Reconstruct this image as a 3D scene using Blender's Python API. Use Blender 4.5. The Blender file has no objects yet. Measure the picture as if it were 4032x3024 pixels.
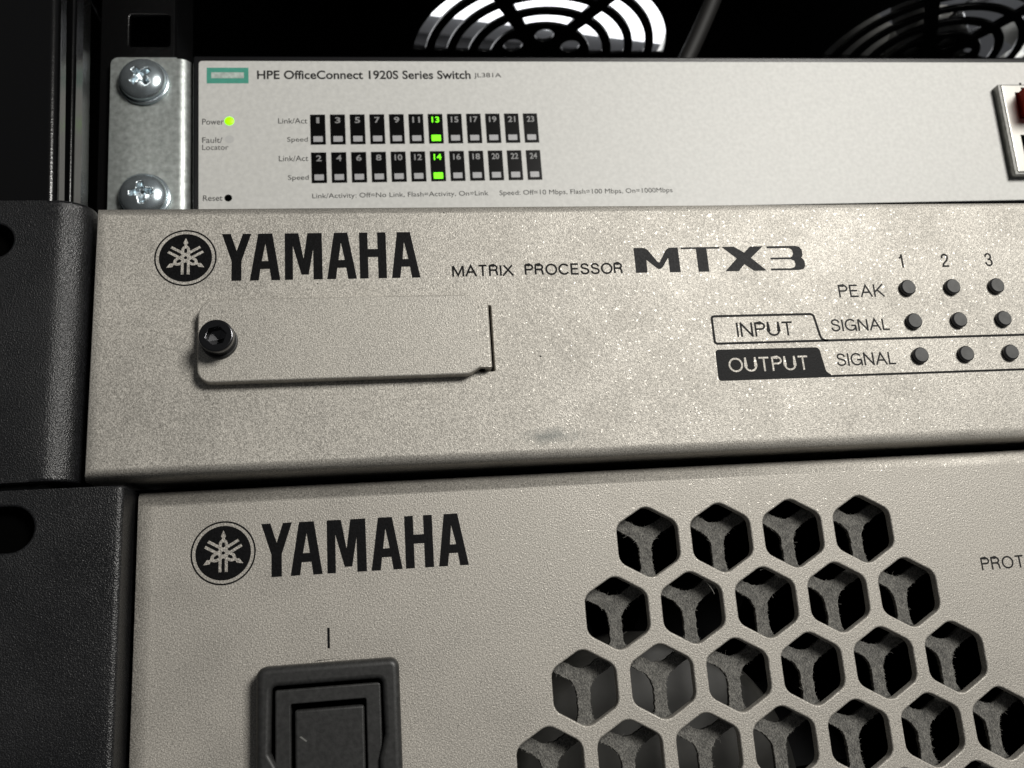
import bpy, math, random
from mathutils import Vector, Matrix
from mathutils.geometry import tessellate_polygon
from mathutils import noise as mnoise

# ------------------------------------------------------------------ camera, world, lamps, exposure
U = 0.001                                   # everything below is written in millimetres
SC = bpy.context.scene
COL = SC.collection
random.seed(7)

cam_data = bpy.data.cameras.new('camera')
cam = bpy.data.objects.new('camera', cam_data)
COL.objects.link(cam)
CR = ((0.9896988, -0.1257095, -0.0685080), (-0.0345525, 0.2546406, -0.9664183), (0.1389329, 0.9588302, 0.2476739))
CP = (-40.9993, -141.9919, -9.5657)
cm = Matrix.Identity(4)
for i in range(3):
    cm[i][0] = CR[0][i]; cm[i][1] = -CR[1][i]; cm[i][2] = -CR[2][i]; cm[i][3] = CP[i] * U
cam.matrix_world = cm
cam_data.sensor_width = 36.0
cam_data.lens = 31.366
cam_data.clip_start = 0.005
cam_data.clip_end = 20.0
cam_data.dof.use_dof = True
cam_data.dof.focus_distance = 0.149
cam_data.dof.aperture_fstop = 48.0
SC.camera = cam

world = bpy.data.worlds.new('World')
SC.world = world
world.use_nodes = True
bgn = world.node_tree.nodes['Background']
bgn.inputs[0].default_value = (0.95, 0.97, 1.0, 1)
bgn.inputs[1].default_value = 0.06

def area_lamp(name, loc, target, power, sx, sy, color):
    d = bpy.data.lights.new(name, 'AREA')
    d.shape = 'RECTANGLE'; d.size = sx * U; d.size_y = sy * U
    d.energy = power; d.color = color
    o = bpy.data.objects.new(name, d)
    COL.objects.link(o)
    o.location = Vector(loc) * U
    o.rotation_euler = (Vector(target) - Vector(loc)).to_track_quat('-Z', 'Y').to_euler()
    return o
area_lamp('key_lamp', (285, -530, 285), (0, 20, 40), 4.4, 200, 200, (1.0, 0.975, 0.925))

SC.view_settings.view_transform = 'Standard'
SC.view_settings.look = 'None'
SC.view_settings.exposure = 0.0
SC.view_settings.gamma = 1.0
SC.cycles.max_bounces = 8
SC.cycles.use_denoising = True

# ------------------------------------------------------------------ materials
def new_mat(name):
    m = bpy.data.materials.new(name); m.use_nodes = True
    nt = m.node_tree
    return m, nt, nt.nodes['Principled BSDF']

def simple(name, col, rough=0.5, metal=0.0, emit=0.0, bump=0.0, bscale=3000., cvar=0.0, cscale=800., coat=0.0):
    m, nt, p = new_mat(name)
    p.inputs['Base Color'].default_value = (*col, 1)
    p.inputs['Roughness'].default_value = rough
    p.inputs['Metallic'].default_value = metal
    p.inputs['Coat Weight'].default_value = coat
    if emit:
        p.inputs['Emission Color'].default_value = (*col, 1); p.inputs['Emission Strength'].default_value = emit
    tc = nt.nodes.new('ShaderNodeTexCoord')
    if bump:
        n = nt.nodes.new('ShaderNodeTexNoise'); n.inputs['Scale'].default_value = bscale; n.inputs['Detail'].default_value = 3
        nt.links.new(tc.outputs['Object'], n.inputs['Vector'])
        b = nt.nodes.new('ShaderNodeBump'); b.inputs['Strength'].default_value = bump; b.inputs['Distance'].default_value = 0.0001
        nt.links.new(n.outputs['Fac'], b.inputs['Height']); nt.links.new(b.outputs['Normal'], p.inputs['Normal'])
    if cvar:
        n2 = nt.nodes.new('ShaderNodeTexNoise'); n2.inputs['Scale'].default_value = cscale; n2.inputs['Detail'].default_value = 4
        nt.links.new(tc.outputs['Object'], n2.inputs['Vector'])
        r = nt.nodes.new('ShaderNodeMapRange')
        r.inputs['From Min'].default_value = 0.3; r.inputs['From Max'].default_value = 0.7
        r.inputs['To Min'].default_value = 1 - cvar; r.inputs['To Max'].default_value = 1 + cvar
        nt.links.new(n2.outputs['Fac'], r.inputs['Value'])
        mx = nt.nodes.new('ShaderNodeVectorMath'); mx.operation = 'SCALE'
        mx.inputs[0].default_value = col
        nt.links.new(r.outputs['Result'], mx.inputs['Scale']); nt.links.new(mx.outputs['Vector'], p.inputs['Base Color'])
    return m

def matte(m, lvl=0.1):
    m.node_tree.nodes['Principled BSDF'].inputs['Specular IOR Level'].default_value = lvl
    return m

def paint(name, dark, mid, light, rough, metal, bump, spark=0.0, scuff=None, scale=5000.):
    """metallic powder coat: fine grain, pits and bright flakes"""
    m, nt, p = new_mat(name)
    N = nt.nodes.new; L = nt.links.new
    tc = N('ShaderNodeTexCoord')
    n1 = N('ShaderNodeTexNoise'); n1.inputs['Scale'].default_value = scale; n1.inputs['Detail'].default_value = 4; n1.inputs['Roughness'].default_value = 0.62
    L(tc.outputs['Object'], n1.inputs['Vector'])
    cr = N('ShaderNodeValToRGB')
    e = cr.color_ramp.elements
    e[0].position = 0.30; e[0].color = (*dark, 1); e[1].position = 0.72; e[1].color = (*light, 1)
    k = e.new(0.5); k.color = (*mid, 1)
    L(n1.outputs['Fac'], cr.inputs['Fac'])
    # broad, faint unevenness of the coat
    n2 = N('ShaderNodeTexNoise'); n2.inputs['Scale'].default_value = 95; n2.inputs['Detail'].default_value = 5
    L(tc.outputs['Object'], n2.inputs['Vector'])
    r2 = N('ShaderNodeMapRange'); r2.inputs['From Min'].default_value = 0.3; r2.inputs['From Max'].default_value = 0.7
    r2.inputs['To Min'].default_value = 0.93; r2.inputs['To Max'].default_value = 1.05
    L(n2.outputs['Fac'], r2.inputs['Value'])
    sc = N('ShaderNodeVectorMath'); sc.operation = 'SCALE'
    L(cr.outputs['Color'], sc.inputs[0]); L(r2.outputs['Result'], sc.inputs['Scale'])
    col = sc.outputs['Vector']
    rgh = N('ShaderNodeMapRange'); rgh.inputs['From Min'].default_value = 0.35; rgh.inputs['From Max'].default_value = 0.65
    rgh.inputs['To Min'].default_value = rough - 0.06; rgh.inputs['To Max'].default_value = rough + 0.06
    L(n2.outputs['Fac'], rgh.inputs['Value'])
    if scuff:
        (cx, cz), rx, rz = scuff
        mp = N('ShaderNodeVectorMath'); mp.operation = 'SUBTRACT'; mp.inputs[1].default_value = (cx * U, 0, cz * U)
        L(tc.outputs['Object'], mp.inputs[0])
        ms = N('ShaderNodeVectorMath'); ms.operation = 'MULTIPLY'; ms.inputs[1].default_value = (1 / (rx * U), 0, 1 / (rz * U))
        L(mp.outputs['Vector'], ms.inputs[0])
        ln = N('ShaderNodeVectorMath'); ln.operation = 'LENGTH'; L(ms.outputs['Vector'], ln.inputs[0])
        n3 = N('ShaderNodeTexNoise'); n3.inputs['Scale'].default_value = 650; n3.inputs['Detail'].default_value = 5
        L(tc.outputs['Object'], n3.inputs['Vector'])
        ad = N('ShaderNodeMath'); ad.operation = 'ADD'; L(ln.outputs['Value'], ad.inputs[0])
        nm = N('ShaderNodeMath'); nm.operation = 'MULTIPLY'; nm.inputs[1].default_value = 1.6
        L(n3.outputs['Fac'], nm.inputs[0]); L(nm.outputs['Value'], ad.inputs[1])
        r3 = N('ShaderNodeMapRange'); r3.inputs['From Min'].default_value = 0.75; r3.inputs['From Max'].default_value = 1.7
        r3.inputs['To Min'].default_value = 0.8; r3.inputs['To Max'].default_value = 0.0
        L(ad.outputs['Value'], r3.inputs['Value'])
        mxx = N('ShaderNodeMix'); mxx.data_type = 'RGBA'
        mxx.inputs['B'].default_value = (0.16, 0.17, 0.16, 1)
        L(r3.outputs['Result'], mxx.inputs['Factor']); L(col, mxx.inputs['A'])
        col = mxx.outputs['Result']
    L(col, p.inputs['Base Color'])
    p.inputs['Metallic'].default_value = metal
    p.inputs['Roughness'].default_value = rough
    # orange-peel relief with ridges
    v = N('ShaderNodeTexVoronoi'); v.inputs['Scale'].default_value = scale * 0.9
    L(tc.outputs['Object'], v.inputs['Vector'])
    a = N('ShaderNodeMath'); a.operation = 'ADD'
    L(n1.outputs['Fac'], a.inputs[0]); L(v.outputs['Distance'], a.inputs[1])
    b = N('ShaderNodeBump'); b.inputs['Strength'].default_value = bump; b.inputs['Distance'].default_value = 0.00012
    L(a.outputs['Value'], b.inputs['Height']); L(b.outputs['Normal'], p.inputs['Normal'])
    if spark:
        vs = N('ShaderNodeTexVoronoi'); vs.inputs['Scale'].default_value = 3200
        L(tc.outputs['Object'], vs.inputs['Vector'])
        sep = N('ShaderNodeSeparateColor'); L(vs.outputs['Color'], sep.inputs['Color'])
        gt = N('ShaderNodeMath'); gt.operation = 'GREATER_THAN'; gt.inputs[1].default_value = 1 - spark
        L(sep.outputs['Red'], gt.inputs[0])
        rr = N('ShaderNodeMapRange'); rr.inputs['To Min'].default_value = rough; L(rgh.outputs['Result'], rr.inputs['To Min']); rr.inputs['To Max'].default_value = 0.34
        L(gt.outputs['Value'], rr.inputs['Value']); L(rr.outputs['Result'], p.inputs['Roughness'])
    return m

M_SILVER = paint('silver_paint', (0.20, 0.189, 0.168), (0.45, 0.427, 0.383), (0.79, 0.752, 0.68), 0.55, 0.32, 0.26, 0.03,
                 scuff=((-15.5, 17.4), 6.0, 1.9))
M_SILVER2 = paint('amplifier_silver_paint', (0.185, 0.174, 0.155), (0.42, 0.396, 0.354), (0.76, 0.72, 0.65), 0.55, 0.32, 0.30, 0.03)
M_BLACKCOAT = paint('black_textured_coat', (0.003, 0.003, 0.0033), (0.006, 0.0062, 0.0068), (0.04, 0.041, 0.045), 0.33, 0.0, 0.5, 0.12, scale=5200.)
matte(M_BLACKCOAT, 0.6)
M_LABEL = simple('white_label', (0.68, 0.678, 0.65), 0.5, 0.0, bump=0.12, bscale=2500, cvar=0.07, cscale=900)
M_INK = matte(simple('black_ink', (0.005, 0.005, 0.0055), 0.5, bump=0.3, bscale=3600, cvar=0.5, cscale=2600))
M_INK2 = matte(simple('grey_black_ink', (0.016, 0.016, 0.017), 0.5, bump=0.3, bscale=2600, cvar=0.6, cscale=2600))
M_GINK = matte(simple('thin_grey_ink', (0.02, 0.02, 0.02), 0.6))
M_LINK = matte(simple('fine_label_ink', (0.022, 0.022, 0.022), 0.6))
M_TEAL = simple('teal_ink', (0.07, 0.36, 0.27), 0.6, cvar=0.08)
M_BLACKPL = simple('black_plastic', (0.027, 0.027, 0.0265), 0.45, bump=0.12, bscale=4000, cvar=0.3, cscale=1500)
M_BLACKGL = matte(simple('black_window', (0.002, 0.002, 0.002), 0.25), 0.2)
M_WINGREY = simple('grey_lens', (0.46, 0.46, 0.47), 0.4, cvar=0.06)
M_NUMGREY = simple('grey_numeral', (0.30, 0.30, 0.30), 0.5)
M_GREEN = simple('lit_green', (0.17, 1.0, 0.0), 0.4, emit=1.0)
M_GREENLED = simple('lit_green_lamp', (0.30, 1.0, 0.0), 0.4, emit=1.1)
M_LEDDARK = matte(simple('smoked_lens', (0.085, 0.085, 0.083), 0.5, bump=0.1, cvar=0.2, cscale=900), 0.25)
M_LEDSIDE = simple('smoked_lens_rim', (0.02, 0.02, 0.022), 0.35)
M_ZINC = simple('zinc_plated_steel', (0.44, 0.47, 0.455), 0.42, 0.72, bump=0.25, bscale=1800, cvar=0.25, cscale=700)
M_SCREW = simple('bright_zinc_screw', (0.70, 0.79, 0.84), 0.2, 0.85, bump=0.06, bscale=900, cvar=0.12, cscale=500)
M_CHASSIS = simple('black_chassis_steel', (0.006, 0.006, 0.007), 0.32, 0.0, bump=0.2, bscale=1500)
M_RACK = simple('black_rack_paint', (0.003, 0.003, 0.0032), 0.27, 0.0, bump=0.3, bscale=1500)
M_POST = simple('black_post_paint', (0.003, 0.003, 0.0032), 0.17, 0.0, bump=0.22, bscale=2500)
M_ROOF = simple('black_roof_paint', (0.004, 0.004, 0.004), 0.3)
M_DARK = matte(simple('unlit_black', (0.0015, 0.0015, 0.0015), 0.9), 0.0)
M_JACK = simple('nickel_jack_shell', (0.60, 0.59, 0.55), 0.33, 1.0, bump=0.08, bscale=600)
M_JACKSIDE = simple('dull_jack_side', (0.20, 0.20, 0.19), 0.45, 0.9, bump=0.3, bscale=900, cvar=0.3)
M_FANDUCT = simple('fan_duct_metal', (0.62, 0.61, 0.56), 0.3, 0.9)
M_FANBLADE = simple('fan_blade_plastic', (0.45, 0.45, 0.43), 0.22)
M_FLANGE = matte(simple('matt_black_flange', (0.002, 0.002, 0.0022), 0.17, bump=0.22, bscale=2500), 0.35)
M_CABLE = simple('grey_cable_sheath', (0.009, 0.0085, 0.008), 0.6)
M_CEIL = simple('ceiling_tile', (0.72, 0.73, 0.76), 0.9)
M_BEAM = simple('dark_duct_board', (0.05, 0.05, 0.052), 0.9)
M_CLAMP = simple('ceiling_lamp_diffuser', (0.95, 0.97, 1.0), 0.6, emit=2.2)
M_HUB = simple('fan_hub_grey', (0.055, 0.054, 0.049), 0.5, cvar=0.15, cscale=300)

m, nt, p = new_mat('red_plug_plastic')
p.inputs['Base Color'].default_value = (0.55, 0.035, 0.012, 1); p.inputs['Roughness'].default_value = 0.1
p.inputs['Transmission Weight'].default_value = 0.3; p.inputs['IOR'].default_value = 1.45
M_RED = m

def dust_mat():
    m, nt, p = new_mat('dusty_felt')
    N = nt.nodes.new; L = nt.links.new
    tc = N('ShaderNodeTexCoord')
    mp = N('ShaderNodeMapping'); mp.inputs['Rotation'].default_value = (0, 0.6, 0); mp.inputs['Scale'].default_value = (1, 1, 0.7)
    L(tc.outputs['Object'], mp.inputs['Vector'])
    n = N('ShaderNodeTexNoise'); n.inputs['Scale'].default_value = 4200; n.inputs['Detail'].default_value = 4; n.inputs['Roughness'].default_value = 0.7
    L(mp.outputs['Vector'], n.inputs['Vector'])
    n2 = N('ShaderNodeTexNoise'); n2.inputs['Scale'].default_value = 900; n2.inputs['Detail'].default_value = 4
    L(tc.outputs['Object'], n2.inputs['Vector'])
    mu = N('ShaderNodeMath'); mu.operation = 'MULTIPLY_ADD'; L(n2.outputs['Fac'], mu.inputs[0]); mu.inputs[1].default_value = 0.35; L(n.outputs['Fac'], mu.inputs[2])
    cr = N('ShaderNodeValToRGB'); e = cr.color_ramp.elements
    e[0].position = 0.45; e[0].color = (0.035, 0.035, 0.033, 1); e[1].position = 0.92; e[1].color = (0.34, 0.33, 0.30, 1)
    k = e.new(0.66); k.color = (0.12, 0.117, 0.108, 1)
    L(mu.outputs['Value'], cr.inputs['Fac']); L(cr.outputs['Color'], p.inputs['Base Color'])
    p.inputs['Roughness'].default_value = 0.95
    b = N('ShaderNodeBump'); b.inputs['Strength'].default_value = 0.8; b.inputs['Distance'].default_value = 0.0002
    L(n.outputs['Fac'], b.inputs['Height']); L(b.outputs['Normal'], p.inputs['Normal'])
    return m
M_DUST = dust_mat()
M_FIBRE = simple('dust_fibre', (0.30, 0.29, 0.265), 0.9)

# ------------------------------------------------------------------ helpers
def empty(name, loc=(0, 0, 0), rot=None):
    o = bpy.data.objects.new(name, None); COL.objects.link(o)
    o.empty_display_size = 0.01
    mw = Matrix.Translation(Vector(loc) * U)
    if rot is not None:
        mw = mw @ rot.to_4x4()
    o.matrix_world = mw
    return o

def tag(o, label=None, cat=None, group=None, kind=None):
    if label: o['label'] = label
    if cat: o['category'] = cat
    if group: o['group'] = group
    if kind: o['kind'] = kind
    return o

def mesh(name, V, F, mat, parent=None, smooth=None, loc=(0, 0, 0)):
    me = bpy.data.meshes.new(name)
    me.from_pydata([(a * U, b * U, c * U) for a, b, c in V], [], F)
    if smooth is True:
        me.polygons.foreach_set('use_smooth', [True] * len(F))
    elif smooth:
        me.polygons.foreach_set('use_smooth', smooth)
    me.materials.append(mat)
    me.update()
    return link(name, me, parent, loc)

def link(name, me, parent=None, loc=(0, 0, 0)):
    o = bpy.data.objects.new(name, me); COL.objects.link(o)
    if parent: o.parent = parent
    o.location = Vector(loc) * U
    return o

def area2(P):
    return sum(P[i][0] * P[(i + 1) % len(P)][1] - P[(i + 1) % len(P)][0] * P[i][1] for i in range(len(P)))

def ccw(P):
    return list(P) if area2(P) > 0 else list(P)[::-1]

def offs(P, d):
    """offset a ccw loop outward by d"""
    out = []; n = len(P)
    for i in range(n):
        ax, ay = P[i - 1]; bx, by = P[i]; cx, cy = P[(i + 1) % n]
        e1 = Vector((bx - ax, by - ay)); e2 = Vector((cx - bx, cy - by))
        if e1.length < 1e-9 or e2.length < 1e-9:
            out.append((bx, by)); continue
        n1 = Vector((e1.y, -e1.x)).normalized(); n2 = Vector((e2.y, -e2.x)).normalized()
        s = n1 + n2
        k = s.length_squared
        s = s * (2.0 / k) if k > 0.35 else n1
        out.append((bx + s.x * d, by + s.y * d))
    return out

def rounded(P, r, seg=6):
    """round the corners of a loop; r a number or one per corner"""
    P = ccw(P); out = []; n = len(P)
    R = r if isinstance(r, (list, tuple)) else [r] * n
    for i in range(n):
        b = Vector(P[i]); a = Vector(P[i - 1]); c = Vector(P[(i + 1) % n])
        rr = R[i]
        if rr <= 0:
            out.append(tuple(b)); continue
        u = (a - b).normalized(); v = (c - b).normalized()
        ang = u.angle(v)
        if abs(ang - math.pi) < 1e-3:
            out.append(tuple(b)); continue
        t = min(rr / math.tan(ang / 2), (a - b).length * 0.49, (c - b).length * 0.49)
        rr2 = t * math.tan(ang / 2)
        ctr = b + (u + v).normalized() * (rr2 / math.sin(ang / 2))
        p0 = b + u * t - ctr; p1 = b + v * t - ctr
        a0 = math.atan2(p0.y, p0.x); a1 = math.atan2(p1.y, p1.x)
        da = (a1 - a0 + math.pi) % (2 * math.pi) - math.pi
        for k in range(seg + 1):
            q = a0 + da * k / seg
            out.append((ctr.x + rr2 * math.cos(q), ctr.y + rr2 * math.sin(q)))
    return out

def rect(x0, z0, x1, z1):
    return [(x0, z0), (x1, z0), (x1, z1), (x0, z1)]

def circle(cx, cz, r, n=40):
    return [(cx + r * math.cos(2 * math.pi * k / n), cz + r * math.sin(2 * math.pi * k / n)) for k in range(n)]

def plate_geo(outer, holes, yf, th, ro=0.3, rh=0.2, seg=5, back=True, hth=None):
    """sheet in the xz plane, front at yf facing -y, th thick, rounded edges"""
    V = []; F = []; S = []
    outer = ccw(outer); holes = [ccw(h) for h in holes]
    loops = [offs(outer, -ro)] + [offs(h, rh) for h in holes]
    idx = []
    for lp in loops:
        idx.append(list(range(len(V), len(V) + len(lp))))
        V += [(x, yf, z) for x, z in lp]
    flat = [i for l in idx for i in l]
    tris = tessellate_polygon([[Vector((x, z, 0)) for x, z in lp] for lp in loops])
    def add_tri(t, off, flip):
        a, b, c = (flat[i] for i in t)
        A, B, C_ = V[a], V[b], V[c]
        ar = (B[0] - A[0]) * (C_[2] - A[2]) - (C_[0] - A[0]) * (B[2] - A[2])
        tri = (a, b, c) if ar > 0 else (a, c, b)      # +area in xz -> normal -y
        if flip: tri = (tri[0], tri[2], tri[1])
        F.append(tuple(off(i) for i in tri)); S.append(False)
    for t in tris: add_tri(t, lambda i: i, False)
    def rim(base_idx, loop, r, sign):
        prev = base_idx
        rings = []
        for k in range(1, seg + 1):
            a = math.pi / 2 * k / seg
            rings.append((sign * (-r + r * math.sin(a)), yf + r - r * math.cos(a)))
        rings.append((0.0, yf + (th if sign > 0 or hth is None else hth)))
        for d, y in rings:
            lp = offs(loop, d) if abs(d) > 1e-9 else loop
            cur = list(range(len(V), len(V) + len(lp)))
            V.extend((x, y, z) for x, z in lp)
            n = len(lp)
            for i in range(n):
                j = (i + 1) % n
                q = (prev[i], cur[i], cur[j], prev[j]) if sign > 0 else (prev[i], prev[j], cur[j], cur[i])
                F.append(q); S.append(True)
            prev = cur
        return prev
    last = [rim(idx[0], outer, ro, 1)]
    for h, ix in zip(holes, idx[1:]):
        last.append(rim(ix, h, rh, -1))
    if back:
        mp = {}
        for a, b in zip(idx, last):
            for i, j in zip(a, b): mp[i] = j
        for t in tris: add_tri(t, lambda i: mp[i], True)
    return V, F, S

def squeeze_left(V, xl, ro, to):
    return [((xl + (x - xl) * to / ro) if x < xl + ro else x, y, z) for x, y, z in V]

def plate(name, outer, holes, yf, th, mat, parent=None, ro=0.3, rh=0.2, seg=5, back=True, loc=(0, 0, 0)):
    V, F, S = plate_geo(outer, holes, yf, th, ro, rh, seg, back)
    return mesh(name, V, F, mat, parent, S, loc)

def flat_geo(loops_list, y):
    """flat print: list of (outer, holes)"""
    V = []; F = []
    for outer, holes in loops_list:
        lps = [ccw(outer)] + [ccw(h) for h in holes]
        base = len(V)
        for lp in lps: V += [(x, y, z) for x, z in lp]
        for t in tessellate_polygon([[Vector((x, z, 0)) for x, z in lp] for lp in lps]):
            a, b, c = (base + i for i in t)
            A, B, C_ = V[a], V[b], V[c]
            ar = (B[0] - A[0]) * (C_[2] - A[2]) - (C_[0] - A[0]) * (B[2] - A[2])
            F.append((a, b, c) if ar > 0 else (a, c, b))
    return V, F

def flat(name, loops_list, y, mat, parent=None):
    V, F = flat_geo(loops_list, y)
    return mesh(name, V, F, mat, parent)

def stroke_loops(path, w):
    """ribbon of width w round an open path"""
    L_, R_ = [], []
    n = len(path)
    for i in range(n):
        a = Vector(path[max(i - 1, 0)]); b = Vector(path[i]); c = Vector(path[min(i + 1, n - 1)])
        d1 = (b - a).normalized() if i > 0 else (c - b).normalized()
        d2 = (c - b).normalized() if i < n - 1 else d1
        n1 = Vector((-d1.y, d1.x)); n2 = Vector((-d2.y, d2.x)); s = n1 + n2
        s = s * (2 / max(s.length_squared, 0.4)) * (w / 2)
        L_.append(tuple(b + s)); R_.append(tuple(b - s))
    return [([L_[i], R_[i], R_[i + 1], L_[i + 1]], []) for i in range(n - 1)]

def lathe(name, prof, cx, cz, mat, parent=None, n=40, smooth=True, close=True):
    """profile of (radius, y) turned about the y axis at (cx, cz)"""
    V = []; F = []
    for r, y in prof:
        for k in range(n):
            a = 2 * math.pi * k / n
            V.append((cx + r * math.cos(a), y, cz + r * math.sin(a)))
    for i in range(len(prof) - 1):
        for k in range(n):
            j = (k + 1) % n
            F.append((i * n + k, (i + 1) * n + k, (i + 1) * n + j, i * n + j))
    S = [smooth] * len(F)
    if close:
        F.append(tuple(range(n))); S.append(False)
        F.append(tuple(range((len(prof) - 1) * n, len(prof) * n))[::-1]); S.append(False)
    return mesh(name, V, F, mat, parent, S)

def box_geo(x0, y0, z0, x1, y1, z1):
    V = [(x0, y0, z0), (x1, y0, z0), (x1, y1, z0), (x0, y1, z0), (x0, y0, z1), (x1, y0, z1), (x1, y1, z1), (x0, y1, z1)]
    F = [(0, 3, 2, 1), (4, 5, 6, 7), (0, 1, 5, 4), (1, 2, 6, 5), (2, 3, 7, 6), (3, 0, 4, 7)]
    return V, F

def box(name, x0, y0, z0, x1, y1, z1, mat, parent=None):
    V, F = box_geo(x0, y0, z0, x1, y1, z1)
    return mesh(name, V, F, mat, parent)

def profile_bar(name, prof, z0, z1, mat, parent=None, lean=0.0, zref=0.0, smooth=True, slot=None):
    """closed xy profile swept up z; lean shifts x with height"""
    prof = ccw(prof); n = len(prof); V = []; F = []
    for z in (z0, z1):
        V += [(x + lean * (z - zref), y, z) for x, y in prof]
    for i in range(n):
        j = (i + 1) % n
        F.append((i, j, n + j, n + i))
    S = [smooth] * n
    for t in tessellate_polygon([[Vector((x, y, 0)) for x, y in prof]]):
        a, b, c = t
        A, B, C_ = prof[a], prof[b], prof[c]
        ar = (B[0] - A[0]) * (C_[1] - A[1]) - (C_[0] - A[0]) * (B[1] - A[1])
        tri = (a, b, c) if ar > 0 else (a, c, b)
        F.append(tri[::-1]); S.append(False)
        F.append(tuple(n + i for i in tri)); S.append(False)
    return mesh(name, V, F, mat, parent, S)

def tube(name, pts, r, mat, parent=None, n=14):
    V = []; F = []
    m_ = len(pts)
    up = Vector((0.3, 1, 0.1)).normalized()
    for i, p_ in enumerate(pts):
        d = (Vector(pts[min(i + 1, m_ - 1)]) - Vector(pts[max(i - 1, 0)])).normalized()
        a = d.cross(up).normalized(); b = d.cross(a).normalized()
        for k in range(n):
            t = 2 * math.pi * k / n
            V.append(tuple(Vector(p_) + a * (r * math.cos(t)) + b * (r * math.sin(t))))
    for i in range(m_ - 1):
        for k in range(n):
            j = (k + 1) % n
            F.append((i * n + k, i * n + j, (i + 1) * n + j, (i + 1) * n + k))
    F.append(tuple(range(n))[::-1]); F.append(tuple(range((m_ - 1) * n, m_ * n)))
    return mesh(name, V, F, mat, parent, [True] * (len(F) - 2) + [False] * 2)

def text(name, body, x0, z0, x1, z1, y, mat, parent, bold=0.0, spacing=1.0, shear=0.0):
    """flat lettering fitted to the box x0..x1, z0..z1 (mm) on the plane y"""
    cu = bpy.data.curves.new('lettering', 'FONT')
    cu.body = body; cu.size = 1.0; cu.offset = bold; cu.space_character = spacing; cu.shear = shear
    cu.fill_mode = 'FRONT'; cu.resolution_u = 4
    to = bpy.data.objects.new('lettering_tmp', cu); COL.objects.link(to)
    dg = bpy.context.evaluated_depsgraph_get()
    me = bpy.data.meshes.new_from_object(to.evaluated_get(dg))
    bpy.data.objects.remove(to); bpy.data.curves.remove(cu)
    xs = [v.co.x for v in me.vertices]; ys = [v.co.y for v in me.vertices]
    ax, bx, ay, by = min(xs), max(xs), min(ys), max(ys)
    for v in me.vertices:
        fx = (v.co.x - ax) / (bx - ax); fz = (v.co.y - ay) / (by - ay)
        v.co = Vector(((x0 + fx * (x1 - x0)) * U, y * U, (z0 + fz * (z1 - z0)) * U))
    me.materials.clear(); me.materials.append(mat)
    me.update()
    me.name = name
    return link(name, me, parent)

def crom(P, n=5):
    out = []
    m_ = len(P)
    for i in range(m_ - 1):
        p0, p1, p2, p3 = (Vector(P[max(i - 1, 0)]), Vector(P[i]), Vector(P[i + 1]), Vector(P[min(i + 2, m_ - 1)]))
        for k in range(n):
            t = k / n
            out.append(tuple(0.5 * ((2 * p1) + (p2 - p0) * t + (2 * p0 - 5 * p1 + 4 * p2 - p3) * t * t + (3 * p1 - p0 - 3 * p2 + p3) * t ** 3)))
    out.append(tuple(P[-1]))
    return out
def earc(cx, cz, rx, rz, a0, a1, n=18):
    return [(cx + rx * math.cos(math.radians(a0 + (a1 - a0) * k / n)), cz + rz * math.sin(math.radians(a0 + (a1 - a0) * k / n))) for k in range(n + 1)]
BOWL = [(0, 1), (.36, 1)] + earc(.36, .755, .24, .245, 90, -90, 10) + [(0, .51)]
GLYPH = {
    'M': (.84, [[(0, 0), (0, 1)], [(.02, 1), (.42, .03), (.82, 1)], [(.84, 0), (.84, 1)]]),
    'A': (.80, [[(0, 0), (.40, 1), (.80, 0)], [(.15, .35), (.65, .35)]]),
    'T': (.68, [[(0, 1), (.68, 1)], [(.34, 0), (.34, 1)]]),
    'R': (.66, [[(0, 0), (0, 1)], BOWL, crom([(.34, .51), (.5, .46), (.57, .3), (.59, .08), (.66, 0)])]),
    'I': (.0, [[(0, 0), (0, 1)]]),
    'X': (.74, [[(0, 0), (.72, 1)], [(0.02, 1), (.74, 0)]]),
    'P': (.60, [[(0, 0), (0, 1)], BOWL]),
    'O': (.86, [earc(.43, .5, .43, .5, 90, 450, 36)]),
    'C': (.80, [earc(.42, .5, .42, .5, 38, 322, 30)]),
    'E': (.58, [[(.58, 1), (0, 1), (0, 0), (.58, 0)], [(0, .52), (.54, .52)]]),
    'S': (.64, [crom([(.60, .74), (.54, .91), (.32, 1), (.10, .92), (.05, .74), (.14, .6), (.33, .53), (.52, .45), (.62, .28), (.55, .08), (.32, 0), (.08, .08), (.01, .28)])]),
    'G': (.82, [earc(.42, .5, .42, .5, 40, 335, 30) + [(.80, .45)], [(.46, .45), (.84, .45)], [(.82, .45), (.82, 0)]]),
    'N': (.70, [[(0, 0), (0, 1)], [(.01, 1), (.69, 0)], [(.70, 0), (.70, 1)]]),
    'U': (.68, [[(0, 1), (0, .34)] + earc(.34, .34, .34, .34, 180, 360, 14) + [(.68, .34), (.68, 1)]]),
    'L': (.52, [[(0, 1), (0, 0), (.52, 0)]]),
    'K': (.68, [[(0, 0), (0, 1)], [(.64, 1), (0, .33)], [(.22, .56), (.68, 0)]]),
    '1': (.28, [crom([(0, .77), (.16, .81), (.26, 1)]), [(.28, 0), (.28, 1)]]),
    '2': (.60, [crom([(.03, .68), (.08, .9), (.3, 1), (.53, .9), (.56, .69), (.42, .46), (.13, .22), (.02, 0)]), [(.0, 0), (.6, 0)]]),
    '3': (.57, [crom([(.04, .74), (.1, .92), (.3, 1), (.5, .9), (.53, .72), (.42, .56), (.22, .53)]), crom([(.22, .53), (.46, .48), (.57, .28), (.5, .08), (.28, 0), (.07, .08), (0, .28)])])}
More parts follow.
